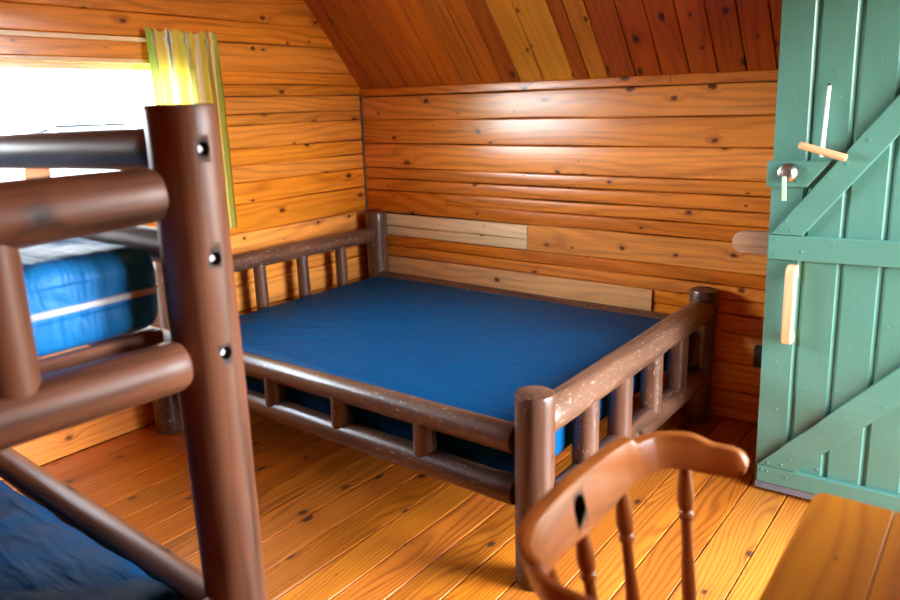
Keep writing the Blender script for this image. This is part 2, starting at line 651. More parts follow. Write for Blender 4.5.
# left gable wall, window opening WY0..WY1 x WZ0..WZ1
WY0, WY1, WZ0, WZ1 = .45, 2.21, 1.215, 1.735
b = MB()
NL = (1, 0, 0)
edges = [0, .145, .29, .435, .58, .72, .862, 1.012, 1.125, 1.215, 1.30, 1.42, 1.475, 1.565, 1.625, 1.69, 1.83, 1.935, 2.07, 2.2, 2.34, 2.48, 2.62, 2.76, 2.9, 3.04, 3.2, 3.36, 3.52, 3.68, 3.84, 4.0]
for i, (z0, z1) in enumerate(zip(edges, edges[1:])):
    ext = max(0, (z0 - KZ) / SL)
    ya, yb = YF + ext - .02, YB - ext + .02
    if yb - ya < .1:
        continue
    segs = [(ya, yb)]
    if z0 < WZ1 - .001 and z1 > WZ0 + .001:
        segs = [(ya, WY0), (WY1, yb)]
    for y0, y1 in segs:
        if y1 - y0 < .05:
            continue
        tn = tone(.12, .06, random.uniform(0, .25)) if z0 < .86 else tone(.17, .0, random.uniform(.0, .3))  # low boards by the bed paler: light falling there put into their colour
        zz0, zz1 = z0, z1
        if z0 < WZ1 < z1 and z0 > 1.6:
            pass
        b.plank((XL + .004 - (.006 if z1 < .87 else 0), y0, zz0 + .002), Y, Z, NL, y1 - y0, zz1 - zz0, .028, tn, seg=max(4, int((y1 - y0) / .16)), crown=.003, wav=.004, ch=.006, gap=.003)
# header filling the strip between the opening and the next board
b.plank((XL + .004, WY0, WZ1), Y, Z, NL, WY1 - WY0, 1.83 - WZ1, .028, (1.0, .05, .1), seg=8, crown=.001, wav=.001)
# backing, with the hole left open
for y0, y1, z0, z1 in ((YF - .1, WY0, -.05, WZ1), (WY1, YB + .1, -.05, WZ1), (WY0, WY1, -.05, WZ0)):
    b.box((XL - .05, (y0 + y1) / 2, (z0 + z1) / 2), (.04, y1 - y0, z1 - z0), mi=1, ch=.001)
gz = KZ + (YB - YR) * SL
b.prism([(YF - .1, WZ1), (YB + .1, WZ1), (YR, gz + .12)], Y, Z, (1, 0, 0), (XL - .07, 0, 0), .04, mi=1, ch=.001)
struct(b.build('wall_left', [M['wall'], M['gap']]))
b = MB()
b.box((XL + .006, YB - .009, .80), (.012, .018, 1.52), (.28, 0, 0), ch=.002, axis=2)  # dark strip standing in for the gap line between the two walls
struct(b.build('corner_gap_strip', M['grey']))

# ceiling: two slopes of boards running up to the ridge
b = MB()
ce = [-3.28, -3.165, -3.01, -2.88, -2.745, -2.62, -2.485, -2.352, -2.225, -2.115, -1.975, -1.80, -1.722, -1.62, -1.48, -1.355, -1.225, -1.10, -.978, -.855, -.73, -.6, -.47, -.34, -.21, -.08, .05, .18, .31, .40]
yel = {9: (1.10, .85, 0), 10: (1.12, .95, 0), 11: (.78, .05, .3), 12: (1.0, .5, 0)}
dn = Vector((0, 1, -SL)).normalized()
LS = math.hypot(YB - YR, (YB - YR) * SL) + .05
for i, (x0, x1) in enumerate(zip(ce, ce[1:])):
    for sgn in (1, -1):
        base = (x0 + .002, YB + .03 if sgn > 0 else YF - .03, KZ - .03 * SL)
        U = Vector((0, -sgn, SL)).normalized()
        nn = Vector((0, -sgn * SL, -1)).normalized()
        tn = yel.get(i, (1 + random.uniform(-.24, .16), random.uniform(0, .16), random.uniform(0, .6))) if sgn > 0 else tone(.15)
        if x0 > -1.5 and sgn > 0:
            tn = (.86 + random.uniform(-.1, .08), 0, random.uniform(.3, .7))
        b.plank(base, U, X, nn, LS, x1 - x0, .02, tn, seg=8, crown=.001, wav=.0015, ch=.005, gap=.004)
for sgn in (1, -1):
    U = Vector((0, -sgn, SL)).normalized()
    nn = Vector((0, -sgn * SL, -1)).normalized()
    c = Vector(((XL + XR) / 2, YB if sgn > 0 else YF, KZ)) + U * (LS / 2 - .03) - nn * .05
    ang = math.atan2(SL, -sgn)
    rot = Matrix(((1, 0, 0), (0, U.y, -nn.y), (0, U.z, -nn.z)))
    b.box(c, (XR - XL + .3, LS + .3, .05), mi=1, ch=.001, rot=rot)
struct(b.build('ceiling', [M['ceil'], M['gap']]))

# right gable wall with the doorway, and the wall behind the camera
DY0, DY1, DZ1 = 1.84, 2.80, 1.97
RY0, RY1, RZ0, RZ1 = 1.18, 1.62, 1.125, 1.42  # opening of the added fill window
b = MB()
for z0, z1 in zip(edges, edges[1:]):
    ext = max(0, (z0 - KZ) / SL)
    ya, yb = YF + ext - .02, YB - ext + .02
    if yb - ya < .1:
        continue
    segs = [(ya, DY0), (DY1, yb)] if z0 < DZ1 else [(ya, yb)]
    if RZ0 - .02 < z0 < RZ1 - .02:
        segs = [(ya, RY0), (RY1, DY0), (DY1, yb)]
    for y0, y1 in segs:
        if y1 - y0 > .05:
            b.plank((XR - .004, y0, z0 + .002), Y, Z, (-1, 0, 0), y1 - y0, z1 - z0, .028, tone(.1), seg=6, crown=.003, wav=.003, ch=.006, gap=.003)
zt = 2.07
for y0, y1, z0, z1 in ((YF - .1, RY0, -.05, zt), (RY1, DY0, -.05, zt), (RY0, RY1, -.05, RZ0), (RY0, RY1, RZ1, zt), (DY1, YB + .1, -.05, zt)):
    b.box((XR + .05, (y0 + y1) / 2, (z0 + z1) / 2), (.04, y1 - y0, z1 - z0), mi=1, ch=.001)
b.prism([(YF - .1, zt), (YB + .1, zt), (YR, gz + .12)], Y, Z, (1, 0, 0), (XR + .03, 0, 0), .04, mi=1, ch=.001)
struct(b.build('wall_right', [M['wall'], M['gap']]))
b = MB()
b.box((XR + .03, DY0 - .0, DZ1 / 2), (.11, .035, DZ1), (1, 0, .1), axis=2)
b.box((XR + .03, DY1 + .0, DZ1 / 2), (.11, .035, DZ1), (1, 0, .1), axis=2)
b.box((XR + .03, (DY0 + DY1) / 2, DZ1 + .02), (.11, DY1 - DY0 + .1, .04), (1, 0, .1), axis=1)
struct(b.build('trim_3', M['wall']))

FX0, FX1, FZ0, FZ1 = -2.1, -.9, .95, 1.45
b = MB()
for z0, z1 in zip(edges, edges[1:]):
    if z0 > KZ - .02:
        break
    b.plank((XL, YF + .004, z0 + .002), X, Z, (0, 1, 0), XR - XL, z1 - z0, .028, tone(.1), seg=8, crown=.003, wav=.003, ch=.006, gap=.003)
b.box(((XL + XR) / 2, YF - .055, .82), (XR - XL + .2, .04, 1.74), mi=1, ch=.001)
struct(b.build('wall_front', [M['wall'], M['gap']]))

# ------------------------------------------------------------------ window
win = struct(bpy.data.objects.new('window_1', None))
COL.objects.link(win)
win.location = (XL, (WY0 + WY1) / 2, WZ0)
b = MB()
for y in (WY0 + .012, WY1 - .012):
    b.box((XL - .045, y, (WZ0 + WZ1) / 2), (.115, .024, WZ1 - WZ0), (1.05, .55, 0), axis=2)
b.box((XL - .045, (WY0 + WY1) / 2, WZ1 - .010), (.115, WY1 - WY0 + .01, .020), (1.05, .55, 0), axis=1)
b.box((XL - .085, (WY0 + WY1) / 2, WZ1 - .03), (.03, WY1 - WY0, .03), (1.1, .9, 0), axis=1)
b.build('window_frame', M['wall'], win)
b = MB()
b.box((XL - .03, (WY0 + WY1) / 2, WZ0 + .008), (.15, WY1 - WY0 + .06, .026), (1.0, .6, 0), axis=1)
b.build('window_sill', M['wall'], win)
b = MB()
b.box((XL + .022, 1.43, WZ0 + .05), (.022, .10, .055), (.9, 0, .2), axis=1)
b.build('catch_block', M['wall'], win)
b = MB()
b.box((XL - .085, (WY0 + WY1) / 2, (WZ0 + WZ1) / 2), (.005, WY1 - WY0 - .02, WZ1 - WZ0 - .02), ch=.0005)
b.build('pane', M['glass'], win)

fill_win = struct(bpy.data.objects.new('added_fill_window', None))  # added window, out of view, to light the end of the upper mattress
COL.objects.link(fill_win)
fill_win.location = (XR, (RY0 + RY1) / 2, RZ0)
b = MB()
for y in (RY0 + .015, RY1 - .015, (RY0 + RY1) / 2):
    b.box((XR + .045, y, (RZ0 + RZ1) / 2), (.10, .03, RZ1 - RZ0), (1.05, .55, 0), axis=2)
for z in (RZ0 + .015, RZ1 - .015):
    b.box((XR + .045, (RY0 + RY1) / 2, z), (.10, RY1 - RY0, .03), (1.05, .55, 0), axis=1)
b.build('window_frame', M['wall'], fill_win)
b = MB()
b.box((XR + .06, (RY0 + RY1) / 2, (RZ0 + RZ1) / 2), (.005, RY1 - RY0 - .03, RZ1 - RZ0 - .03), ch=.0005)
b.build('pane', M['glass'], fill_win)

b = MB()
b.box((XL + .030, 1.23, 1.8165), (.014, 1.66, .019), (1.1, .8, 0), axis=1, ch=.002)
b.box((XL + .014, 2.03, 1.8165), (.030, .03, .03), (.8, 0, .2), axis=1, ch=.002)
tag(b.build('curtain_rod', M['wall']), 'pale flat wooden curtain rod above the window', 'curtain rod')

# curtain: one gathered sheet, ruffled heading above the rod pocket
b = MB()
NU, NVv = 150, 40
vs, gc, fs = [], [], []
zt, zb = 1.862, .905
for i in range(NU + 1):
    s = i / NU
    for j in range(NVv + 1):
        t = j / NVv
        z = zt + (zb - zt) * t ** 1.25
        amp = .009 + .012 * min(1, max(0, (zt - z - .045) / .25))
        ph = 2 * PI * (8.5 * s + .35 * math.sin(5.1 * s)) + .5 * nz(s * 6, z * 1.5, 1)
        pinch = math.exp(-((z - 1.818) / .012) ** 2)
        xo = amp * math.sin(ph) * (1 - .55 * pinch) + .004 * nz(s * 40, z * 8, 7)
        yy = 1.985 + (.375) * s + .012 * math.sin(ph * .5) * (1 - pinch) * (1 if 0 < i < NU else 0)
        yy += .003 * min(1, (zt - z) / .35) * (1 - s)
        zz = z + (.008 * math.sin(ph * 1.3 + 1) if j == 0 else 0)
        vs.append((XL + .050 + xo, yy, zz))
        gc.append((s, z, z))
for i in range(NU):
    for j in range(NVv):
        a = i * (NVv + 1) + j
        fs.append([a, a + 1, a + NVv + 2, a + NVv + 1])
b.add(vs, fs, gc, (1, 0, 0))
tag(b.build('curtain', M['curtain'], angle=80), 'short gathered curtain striped yellow, green and white at right end of window', 'curtain')

# ------------------------------------------------------------------ door leaf, standing open in front of the back wall
door = struct(bpy.data.objects.new('door_1', None))
COL.objects.link(door)
SAG = Matrix.Rotation(-.0245, 4, 'Y')
DX, DY = -.666, 2.81
door.location = (DX, DY, .004)
def dobj(bb, name, mat, parent=None):
    """door pieces are written in the leaf's own x (from the free edge), y (in front is negative) and z"""
    o = bb.build(name, mat, None)
    o.parent = parent or door
    return o
DW, DH, DT = .962, 1.93, .026
b = MB()
gro = [.0] + [.118 + .1265 * i for i in range(0, 7)] + [DW]
for x0, x1 in zip(gro, gro[1:]):
    gv = .013
    prof = [(x0, DT), (x0, gv if x0 > 0 else .002), (x0 + (gv if x0 > 0 else .002), 0), (x1 - (gv if x1 < DW else .002), 0), (x1, gv if x1 < DW else .002), (x1, DT)]
    off = random.uniform(-9, 9)
    vs, gc, fs = [], [], []
    for z in (0, DH):
        for (px, py) in prof:
            vs.append((px, py, z))
            gc.append((px + off, py, z + off))
    n = len(prof)
    for j in range(n):
        fs.append([j, (j + 1) % n, n + (j + 1) % n, n + j])
    fs.append(list(range(n))[::-1])
    fs.append([n + j for j in range(n)])
    b.add(vs, fs, gc, (1, 0, 0))
for (nx, nzz) in ((.045, 1.50), (.06, 1.46), (.19, 1.55), (.20, 1.47), (.31, 1.58), (.32, 1.50), (.05, .52), (.065, .33), (.16, .43), (.26, .44), (.40, .70), (.22, .12), (.42, 1.40), (.45, .85)):
    b.lathe((nx, .0005, nzz), (nx, -.0020, nzz), [(0, .0062), (1, .0046)], seg=8)
dobj(b, 'plank_panel', M['door'])
def batten(poly, name, holes=()):
    q = MB()
    d = Vector(poly[1]) - Vector(poly[0])
    q.prism(poly, X, Z, (0, -1, 0), (0, 0, 0), .024, ch=.003, gdir=(d.x, d.y))
    for (hx, hz) in holes:
        q.lathe((hx, -.0235, hz), (hx, -.0262, hz), [(0, .0060), (1, .0046)], seg=8)
    return dobj(q, name, M['door'])
batten([(.006, .912), (DW - .01, .912), (DW - .01, 1.000), (.006, 1.000)], 'batten', ((.03, .985), (.03, .93), (.12, .945), (.22, .975)))
batten([(.012, .030), (DW - .01, .030), (DW - .01, .098), (.012, .098)], 'batten', ((.03, .08), (.05, .078), (.12, .07)))
batten([(-.012, 1.172), (.121, 1.172), (.191, 1.262), (-.012, 1.262)], 'batten', ((.12, 1.235), (.09, 1.19)))
batten([(.012, 1.002), (.118, 1.002), (.80, 1.885), (.694, 1.885)], 'brace', ((.045, 1.02), (.08, 1.022), (.062, 1.05), (.24, 1.255), (.19, 1.21), (.3, 1.33)))
batten([(.012, .10), (.150, .10), (.90, .908), (.765, .908)], 'brace', ((.05, .115), (.10, .118), (.13, .145), (.30, .36), (.42, .42)))
b = MB()
b.box((DW / 2, -.012, .014), (DW - .01, .012, .030), ch=.003)
b.lathe((.03, -.017, .014), (.03, -.0205, .014), [(0, .004), (1, .003)], seg=8)
dobj(b, 'bottom_sweep', M['strip'])
# wooden pull handle
b = MB()
hx, hz0, hz1 = .094, .607, .897
out_ = [(-.002, hz0), (-.052, hz0), (-.058, hz0 + .02), (-.058, hz1 - .035), (-.052, hz1 - .012), (-.036, hz1), (-.002, hz1)]
inn = [(-.002, hz1 - .045), (-.02, hz1 - .052), (-.024, hz1 - .075), (-.024, hz0 + .075), (-.02, hz0 + .05), (-.002, hz0 + .04)]
prof = out_ + inn
vs, gc, fs = [], [], []
n = len(prof)
for k, (sx, ins) in enumerate(((-.018, 0), (.018, 0))):
    for (py, pz) in prof:
        vs.append((hx + sx, py, pz))
        gc.append((sx, py, pz + 3))
for j in range(n):
    fs.append([j, (j + 1) % n, n + (j + 1) % n, n + j])
fs.append(list(range(n))[::-1])
fs.append([n + j for j in range(n)])
b.add(vs, fs, gc, (1.05, .1, .1))
o = dobj(b, 'pull_handle', M['raw'])
md = o.modifiers.new('soft', 'BEVEL')
md.width = .006
md.segments = 3
md.limit_method = 'ANGLE'
# round metal latch rose with a hanging pale lever
b = MB()
b.lathe((.060, -.023, 1.222), (.060, -.055, 1.222), [(0, .0335), (.25, .0345), (.45, .032), (.6, .022), (.75, .019), (.95, .016), (1, .010)], seg=28)
o = dobj(b, 'latch_rose', M['metal'])
o['label'] = 'shiny metal latch rose'
b2 = MB()
b2.box((.056, -.055, 1.170), (.015, .005, .085), ch=.002, rot=Matrix.Rotation(math.radians(-3), 3, 'Y'))
dobj(b2, 'latch_lever', M['lip'], o)
# sliding bar of the far side, its blunt end past the edge
b = MB()
b.prism([(-.138, .940), (-.112, .915), (.35, .912), (.35, .998), (-.10, .998), (-.124, .990), (-.138, .968)], X, Z, (0, -1, 0), (0, .075, 0), .045, (1.0, .1, 0), ch=.006, gdir=(1, 0))
o = dobj(b, 'latch_bar', M['grey'])
o['label'] = 'worn wooden latch bar sticking out past the door edge'
b = MB()
b.box((DW * .30, .050, .955), (.03, .05, .16), axis=2)
b.box((DW * .55, .050, .955), (.03, .05, .16), axis=2)
dobj(b, 'bar_keeper', M['door'])
b = MB()
for z in (.35, 1.55):
    b.box((DW - .14, -.027, z), (.30, .006, .045), ch=.002)
    b.lathe((DW + .01, -.012, z - .05), (DW + .01, -.012, z + .05), [(0, .011), (1, .011)], seg=12)
dobj(b, 'strap_hinge', M['black'])
door.matrix_world = Matrix.Translation((DX, DY, .012)) @ SAG

# the T-shaped pull hanging on the door by its white rod
def dpt(x, y, z):
    return (Matrix.Translation((DX, DY, .012)) @ SAG) @ Vector((x, y, z))
pull = thing('hanging_tee_pull', 'turned wooden bar on a thin white rod hanging on the green door', 'door pull', dpt(.14, -.02, 1.32))
b = MB()
pt, pb = Vector((-.533, 2.785, 1.524)), Vector((-.532, 2.768, 1.292))
b.lathe(pt, pb, [(0, .0045), (.04, .0062), (.97, .0072), (1, .0058)], seg=12)
b.build('rod', M['white'], pull)
b = MB()
b.log((-.606, 2.770, 1.332), (-.455, 2.764, 1.290), .0125, .0125, (1.0, 0, .25), seg=18, rings=8, wob=.02, facet=.01, end=.004)
b.build('bar', M['raw'], pull)
b = MB()
b.lathe((-.533, 2.809, 1.5275), (-.533, 2.778, 1.5275), [(0, .002), (.85, .002), (.87, .0045), (1, .004)], seg=10)
b.build('nail', M['black'], pull)

# ------------------------------------------------------------------ log double bed
bed = thing('log_bed', 'dark log double bed in the corner, with spindled head and foot', 'bed', (-2.09, 2.55, 0))
LG = M['log']
def L(name, p0, p1, r0, r1=None, parent=bed, mat=LG, **k):
    q = MB()
    q.log(p0, p1, r0, r1, **k)
    return q.build(name, mat, parent)
XF, XH, YN, YA = -1.068, -3.118, 1.797, 3.312
L('post', (XF, YN, 0), (XF, YN, .657), .0615, .062, tone=(.92, 0, 0), seg=28)
L('post', (XF - .005, YA, 0), (XF - .005, YA, .648), .063, .063, tone=(.95, 0, 0), seg=16, facet=.03)
L('post', (XH, YN, 0), (XH, YN, .86), .063, .063)
L('post', (XH + .005, YA + .015, 0), (XH + .005, YA + .015, .872), .066, .064, tone=(1.1, 0, 0))
L('foot_rail', (XF, YN + .03, .553), (XF, YA - .03, .555), .057, .058, tone=(1.12, .08, 0), end=.008)
L('foot_rail', (XF, YN + .03, .235), (XF, YA - .03, .235), .054, .054, tone=(1.0, 0, 0), facet=.035)
L('head_rail', (XH, YN + .03, .748), (XH, YA - .03, .735), .046, .046, tone=(1.15, 0, 0))
L('head_rail', (XH, YN + .03, .32), (XH, YA - .03, .32), .046, .046)
for y in (2.137, 2.417, 2.712, 2.995):
    L('spindle', (XF, y, .22), (XF, y, .56), .046, .044, tone=(1.0, 0, 0), rings=10)
for y in (2.12, 2.417, 2.714, 3.012):
    L('spindle', (XH, y, .31), (XH, y, .745), .034, .033, tone=(1.1, 0, 0), seg=18, rings=10)
L('side_rail', (XF - .066, YN, .483), (XH, YN, .462), .047, .045, tone=(1.1, .03, 0), end=.006, bow=.006)
L('side_rail', (XF - .062, YN - .002, .304), (XH, YN - .002, .308), .047, .045, tone=(.95, 0, 0), end=.006, facet=.03)
L('side_rail', (XF, YA - .005, .457), (XH, YA - .005, .462), .046, .046, tone=(1.15, 0, 0))
L('side_rail', (XF, YA, .305), (XH, YA, .305), .045, .045)
for x in (-2.70, -2.295, -1.911, -1.507):
    L('side_spindle', (x, YN, .300), (x, YN, .47), .042, .040, seg=16, rings=6)
for i in range(13):
    b = MB()
    b.box((-1.28 - i * .137, (YN + YA) / 2, .290), (.085, YA - YN - .06, .018), axis=1)
    b.build('slat', M['grey'], bed)
b = MB()
b.lathe((XF + .055, YN + .020, .535 - .18), (XF + .068, YN + .022, .535 - .18), [(0, .008), (1, .008)], seg=12)
b.build('bolt_hole', M['black'], bed)


def mattress(name, mat, x0, x1, y0, y1, z0, z1, r, crown, wr, res=.028, parent=None, sd=0.0, edge=None):
    """soft slab: dense box pushed out to rounded edges, with cloth folds as real relief"""
    q = MB()
    c = Vector(((x0 + x1) / 2, (y0 + y1) / 2, (z0 + z1) / 2))
    h = Vector(((x1 - x0) / 2, (y1 - y0) / 2, (z1 - z0) / 2))
    n = [max(4, int(2 * h[i] / res)) for i in range(3)]
    vs, fs, ids = [], [], {}

    def vid(i, j, k):
        key = (i, j, k)
        if key not in ids:
            p = Vector((-h.x + 2 * h.x * i / n[0], -h.y + 2 * h.y * j / n[1], -h.z + 2 * h.z * k / n[2]))
            inner = Vector([max(-(h[a] - r), min(h[a] - r, p[a])) for a in range(3)])
            d = p - inner
            nn = d.normalized() if d.length > 1e-6 else Vector((0, 0, 1))
            pp = inner + nn * r if d.length > 1e-6 else p
            fx, fy = 1 - abs(p.x / h.x) ** 3, 1 - abs(p.y / h.y) ** 3
            if k == n[2]:
                pp.z += crown * fx * fy
            w = wr(pp.x + c.x, pp.y + c.y, pp.z + c.z, nn)
            pp = pp + nn * w
            ids[key] = len(vs)
            vs.append(pp + c)
        return ids[key]
    for a in range(3):
        b1, b2 = [(1, 2), (0, 2), (0, 1)][a]
        for side in (0, n[a]):
            for i in range(n[b1]):
                for j in range(n[b2]):
                    qd = []
                    for (di, dj) in ((0, 0), (1, 0), (1, 1), (0, 1)):
                        kk = [0, 0, 0]
                        kk[a] = side
                        kk[b1] = i + di
                        kk[b2] = j + dj
                        qd.append(vid(*kk))
                    fs.append(qd)
    q.add(vs, fs, vs, (1, 0, 0))
    return q.build(name, mat, parent, angle=180)


def wr_double(x, y, z, n):
    w = .0020 * nz(x * 3, y * 3, 2)
    # pulled folds near the near-left corner, fading across the sheet
    k = max(0, 1 - ((x + 2.75) ** 2 / .5 + (y - 1.95) ** 2 / .25))
    w += .024 * k * nz(x * 5 + y * 4, (y - x * .35) * 18, 4)
    e = max(0, 1 - (y - 1.85) / .22)
    w += .008 * e * nz(x * 19, y * 4, 9)
    w += .0035 * nz(x * 1.4 + 3, y * 7 + x * 2, 1) * .6
    return w


dm = mattress('mattress', M['sheet'], -3.06, -1.128, 1.848, 3.262, .302, .497, .04, .018, wr_double, res=.022)
tag(dm, 'wide mattress in a deep blue sheet lying on the double bed', 'mattress')

# ------------------------------------------------------------------ bunk bed
BX, BY = -1.265, .833
B2X, B2Y = -3.12, -.17
bunk = thing('bunk_bed', 'large red-brown log bunk bed in the left foreground under the window', 'bunk bed', ((BX + B2X) / 2, (BY + B2Y) / 2, 0))
BM = M['bunk']
def LB(name, p0, p1, r0, r1=None, **k):
    return L(name, p0, p1, r0, r1, parent=bunk, mat=BM, **k)
post = LB('post', (BX, BY, 0), (BX, BY, 1.513), .0650, .0665, tone=(1.05, 0, 0), seg=40, wob=.015, facet=.012, end=.006)
cm = MB()
HZ = (1.432, 1.226, 1.036)
for z in HZ:
    cm.lathe((BX + .025, BY - .003, z), (BX + .12, BY - .003, z), [(0, .0125), (1, .0125)], seg=24)
cut(post, cm)
for z in HZ:
    b = MB()
    b.lathe((BX + .027, BY - .0045, z), (BX + .057, BY - .0055, z), [(0, .0092), (.75, .0092), (1, .006)], seg=16)
    o = b.build('bolt', M['steel'], bunk)
    o['label'] = 'pale bolt head sunk in the post'
LB('post', (BX, B2Y, 0), (BX, B2Y, 1.50), .064, .064)
LB('post', (B2X, BY, 0), (B2X, BY, 1.50), .064, .064)
LB('post', (B2X, B2Y, 0), (B2X, B2Y, 1.50), .064, .064)
for x, nm in ((BX, 'end_rail'), (B2X, 'end_rail')):
    a = x + .012 if x == BX else x
    LB(nm, (a, BY - .078, 1.354), (a, B2Y, 1.336), .0500, .066, tone=(1.1, 0, 0), seg=36, end=.016, wob=.02, facet=.012)
    LB(nm, (a, BY - .070, 1.022), (a, B2Y, 1.046), .0500, .050, tone=(1.15, 0, 0), seg=36, end=.016, wob=.02, facet=.012)
    LB(nm, (a, BY - .03, .44), (a, B2Y, .44), .047, .047)
    LB('end_spindle', (a - .005, .460, 1.03), (a - .005, .460, 1.355), .043, .045, tone=(1.0, 0, 0), rings=10)
    LB('end_spindle', (a - .005, .17, 1.02), (a - .005, .17, 1.355), .043, .045, rings=10)
for y in (BY, B2Y):
    LB('side_rail', (BX - .05, y, 1.431), (B2X, y, 1.388), .041, .041, tone=(.62, 0, 0), seg=20)
    yo = .022 if y == BY else -.022
    LB('side_rail', (BX - .03, y + yo, 1.226), (B2X, y + yo, 1.226), .036, .036, tone=(.62, 0, 0))
    LB('side_rail', (BX - .05, y, 1.0), (B2X, y, 1.0), .042, .042)
    LB('side_rail', (BX - .05, y, .388), (B2X, y, .468), .044, .042, tone=(1.1, 0, 0), seg=28, facet=.03)
b = MB()
b.box((-1.356, (BY + B2Y) / 2, 1.033), (.030, BY - B2Y - .09, .080), (1.9, .05, .1), axis=1, ch=.005)
b.build('bed_board', BM, bunk)
for zz in (1.055, .338):
    for i in range(12):
        b = MB()
        b.box((-1.50 - i * .14, (BY + B2Y) / 2, zz), (.085, BY - B2Y - .05, .018), axis=1)
        b.build('slat', M['grey'], bunk)

um = thing('mattress', 'thick glossy blue vinyl mattress with white piping on the upper bunk', 'mattress', (-2.2, .33, 1.06))
def wr_vinyl(x, y, z, n):
    w = .004 * nz(x * 6, y * 6, z * 9)
    if n.x > .5:
        w += .007 * nz(y * 9 + z * 6, z * 22 - y * 5, 3)
    return w
mattress('cover', M['vinyl'], -3.04, -1.362, -.10, .812, 1.066, 1.238, .042, .012, wr_vinyl, res=.018, parent=um)
b = MB()
def ring(z, off, w, hgt):
    pts = []
    x0, x1, y0, y1, r = -3.04 - off, -1.362 + off, -.10 - off, .812 + off, .045
    for (cx, cy, a0) in ((x1 - r, y1 - r, 0), (x0 + r, y1 - r, 90), (x0 + r, y0 + r, 180), (x1 - r, y0 + r, 270)):
        for k in range(7):
            a = math.radians(a0 + 15 * k)
            pts.append((cx + r * math.cos(a), cy + r * math.sin(a)))
    vs, fs = [], []
    n = len(pts)
    for (px, py) in pts:
        dx, dy = px + 2.2, py - .35
        for (o_, hz) in ((-.006, -hgt), (w, -hgt * .8), (w * 1.3, 0), (w, hgt * .8), (-.006, hgt)):
            l = math.hypot(dx, dy)
            vs.append((px + dx / l * o_, py + dy / l * o_, z + hz))
    for i in range(n):
        for j in range(4):
            i2 = (i + 1) % n
            fs.append([i * 5 + j, i2 * 5 + j, i2 * 5 + j + 1, i * 5 + j + 1])
    return vs, fs
vs, fs = ring(1.152, 0, .006, .0068)
b.add(vs, fs, vs, (1, 0, 0))
o = b.build('piping', M['piping'], um, angle=60)
o['label'] = 'white piping'
b = MB()
for z in (1.198, 1.136):
    vs, fs = ring(z, -.001, .004, .0022)
    b.add(vs, fs, vs, (1, 0, 0))
b.build('seam', M['vinyl'], um, angle=60)

def wr_low(x, y, z, n):
    w = .004 * nz(x * 4, y * 4, 2)
    w += .012 * nz(x * 3 + y * 3, (x - y * .6) * 9, 5) * (.5 + .5 * nz(x * 2, y * 2, 8))
    w += .004 * nz(x * 12, y * 9, 1)
    return w
lm = mattress('mattress', M['sheet'], -3.04, -1.38, -.10, .772, .350, .458, .035, .016, wr_low, res=.02)
tag(lm, 'rumpled blue sheeted mattress on the lower bunk, bottom left corner', 'mattress')

# ------------------------------------------------------------------ chair
CY = .945
chair = thing('spindle_chair', 'wooden armchair with a curved cut-out crest rail and turned spindles in the foreground', 'chair', (-.2, CY, 0))
CM = M['chair']
half = [(0, -.486), (.055, -.485), (.105, -.482), (.15, -.477), (.185, -.469), (.213, -.455), (.235, -.437), (.25, -.408), (.260, -.375), (.265, -.338), (.268, -.300)]
path = [(-a * .945, x) for a, x in half[::-1][:-1]] + half
# resample the curve evenly
def resample(pts, n):
    ls = [0]
    for p, q in zip(pts, pts[1:]):
        ls.append(ls[-1] + math.dist(p, q))
    out = []
    for i in range(n):
        s = ls[-1] * i / (n - 1)
        k = max(j for j in range(len(ls)) if ls[j] <= s + 1e-9)
        k = min(k, len(pts) - 2)
        t = (s - ls[k]) / (ls[k + 1] - ls[k])
        out.append(tuple(pts[k][d] + (pts[k + 1][d] - pts[k][d]) * t for d in (0, 1)))
    return out, ls[-1]
NP = 91
pts, TL = resample(path, NP)
for _ in range(3):
    pts = [pts[0]] + [tuple((pts[i - 1][d] + 2 * pts[i][d] + pts[i + 1][d]) / 4 for d in (0, 1)) for i in range(1, NP - 1)] + [pts[-1]]
def interp(tab, s):
    for (a, va), (c, vc) in zip(tab, tab[1:]):
        if s <= c:
            t = (s - a) / (c - a)
            t = t * t * (3 - 2 * t)
            return va + (vc - va) * t
    return tab[-1][1]
HLf = TL / 2
top = [(0, .934), (.13, .934), (.160, .934), (.176, .921), (.240, .926), (.282, .926), (.330, .913), (HLf - .05, .914), (HLf - .025, .913), (HLf - .006, .905), (HLf, .892)]
bot = [(0, .842), (.06, .849), (.12, .858), (.17, .863), (.25, .869), (HLf - .06, .868), (HLf - .025, .871), (HLf - .006, .878), (HLf, .884)]
b = MB()
vs, gc, fs = [], [], []
NT_ = 9
for i, (py, px) in enumerate(pts):
    s = abs(i / (NP - 1) * TL - HLf)
    a, c = pts[max(0, i - 1)], pts[min(NP - 1, i + 1)]
    ty, tx = c[0] - a[0], c[1] - a[1]
    l = math.hypot(ty, tx)
    ny, nx = -tx / l, ty / l            # towards the sitter
    zt_, zb_ = interp(top, s if i >= NP // 2 else max(0, s - .10)), interp(bot, s)
    th = .012
    ringv = []
    sec = [(0, -.55), (.03, -.92), (.15, -1), (.5, -1), (.85, -1), (.97, -.92), (1, -.55), (1, .55), (.97, .92), (.85, 1), (.5, 1), (.15, 1), (.03, .92), (0, .55)]
    for (t, k) in sec:
        z = zb_ + (zt_ - zb_) * t
        lean = -.022 * (t - .8)         # the board leans outwards
        if s < .21:
            lean *= 1
        dd = k * th * (1.0 if s < .21 else .85) + lean
        vs.append((px + nx * dd, CY + py + ny * dd, z))
        gc.append((z, dd, i / NP * TL))
ns = 14
for i in range(NP - 1):
    for j in range(ns):
        j2 = (j + 1) % ns
        fs.append([i * ns + j, i * ns + j2, (i + 1) * ns + j2, (i + 1) * ns + j])
fs.append(list(range(ns))[::-1])
fs.append([(NP - 1) * ns + j for j in range(ns)])
b.add(vs, fs, gc, (1.05, 0, .05))
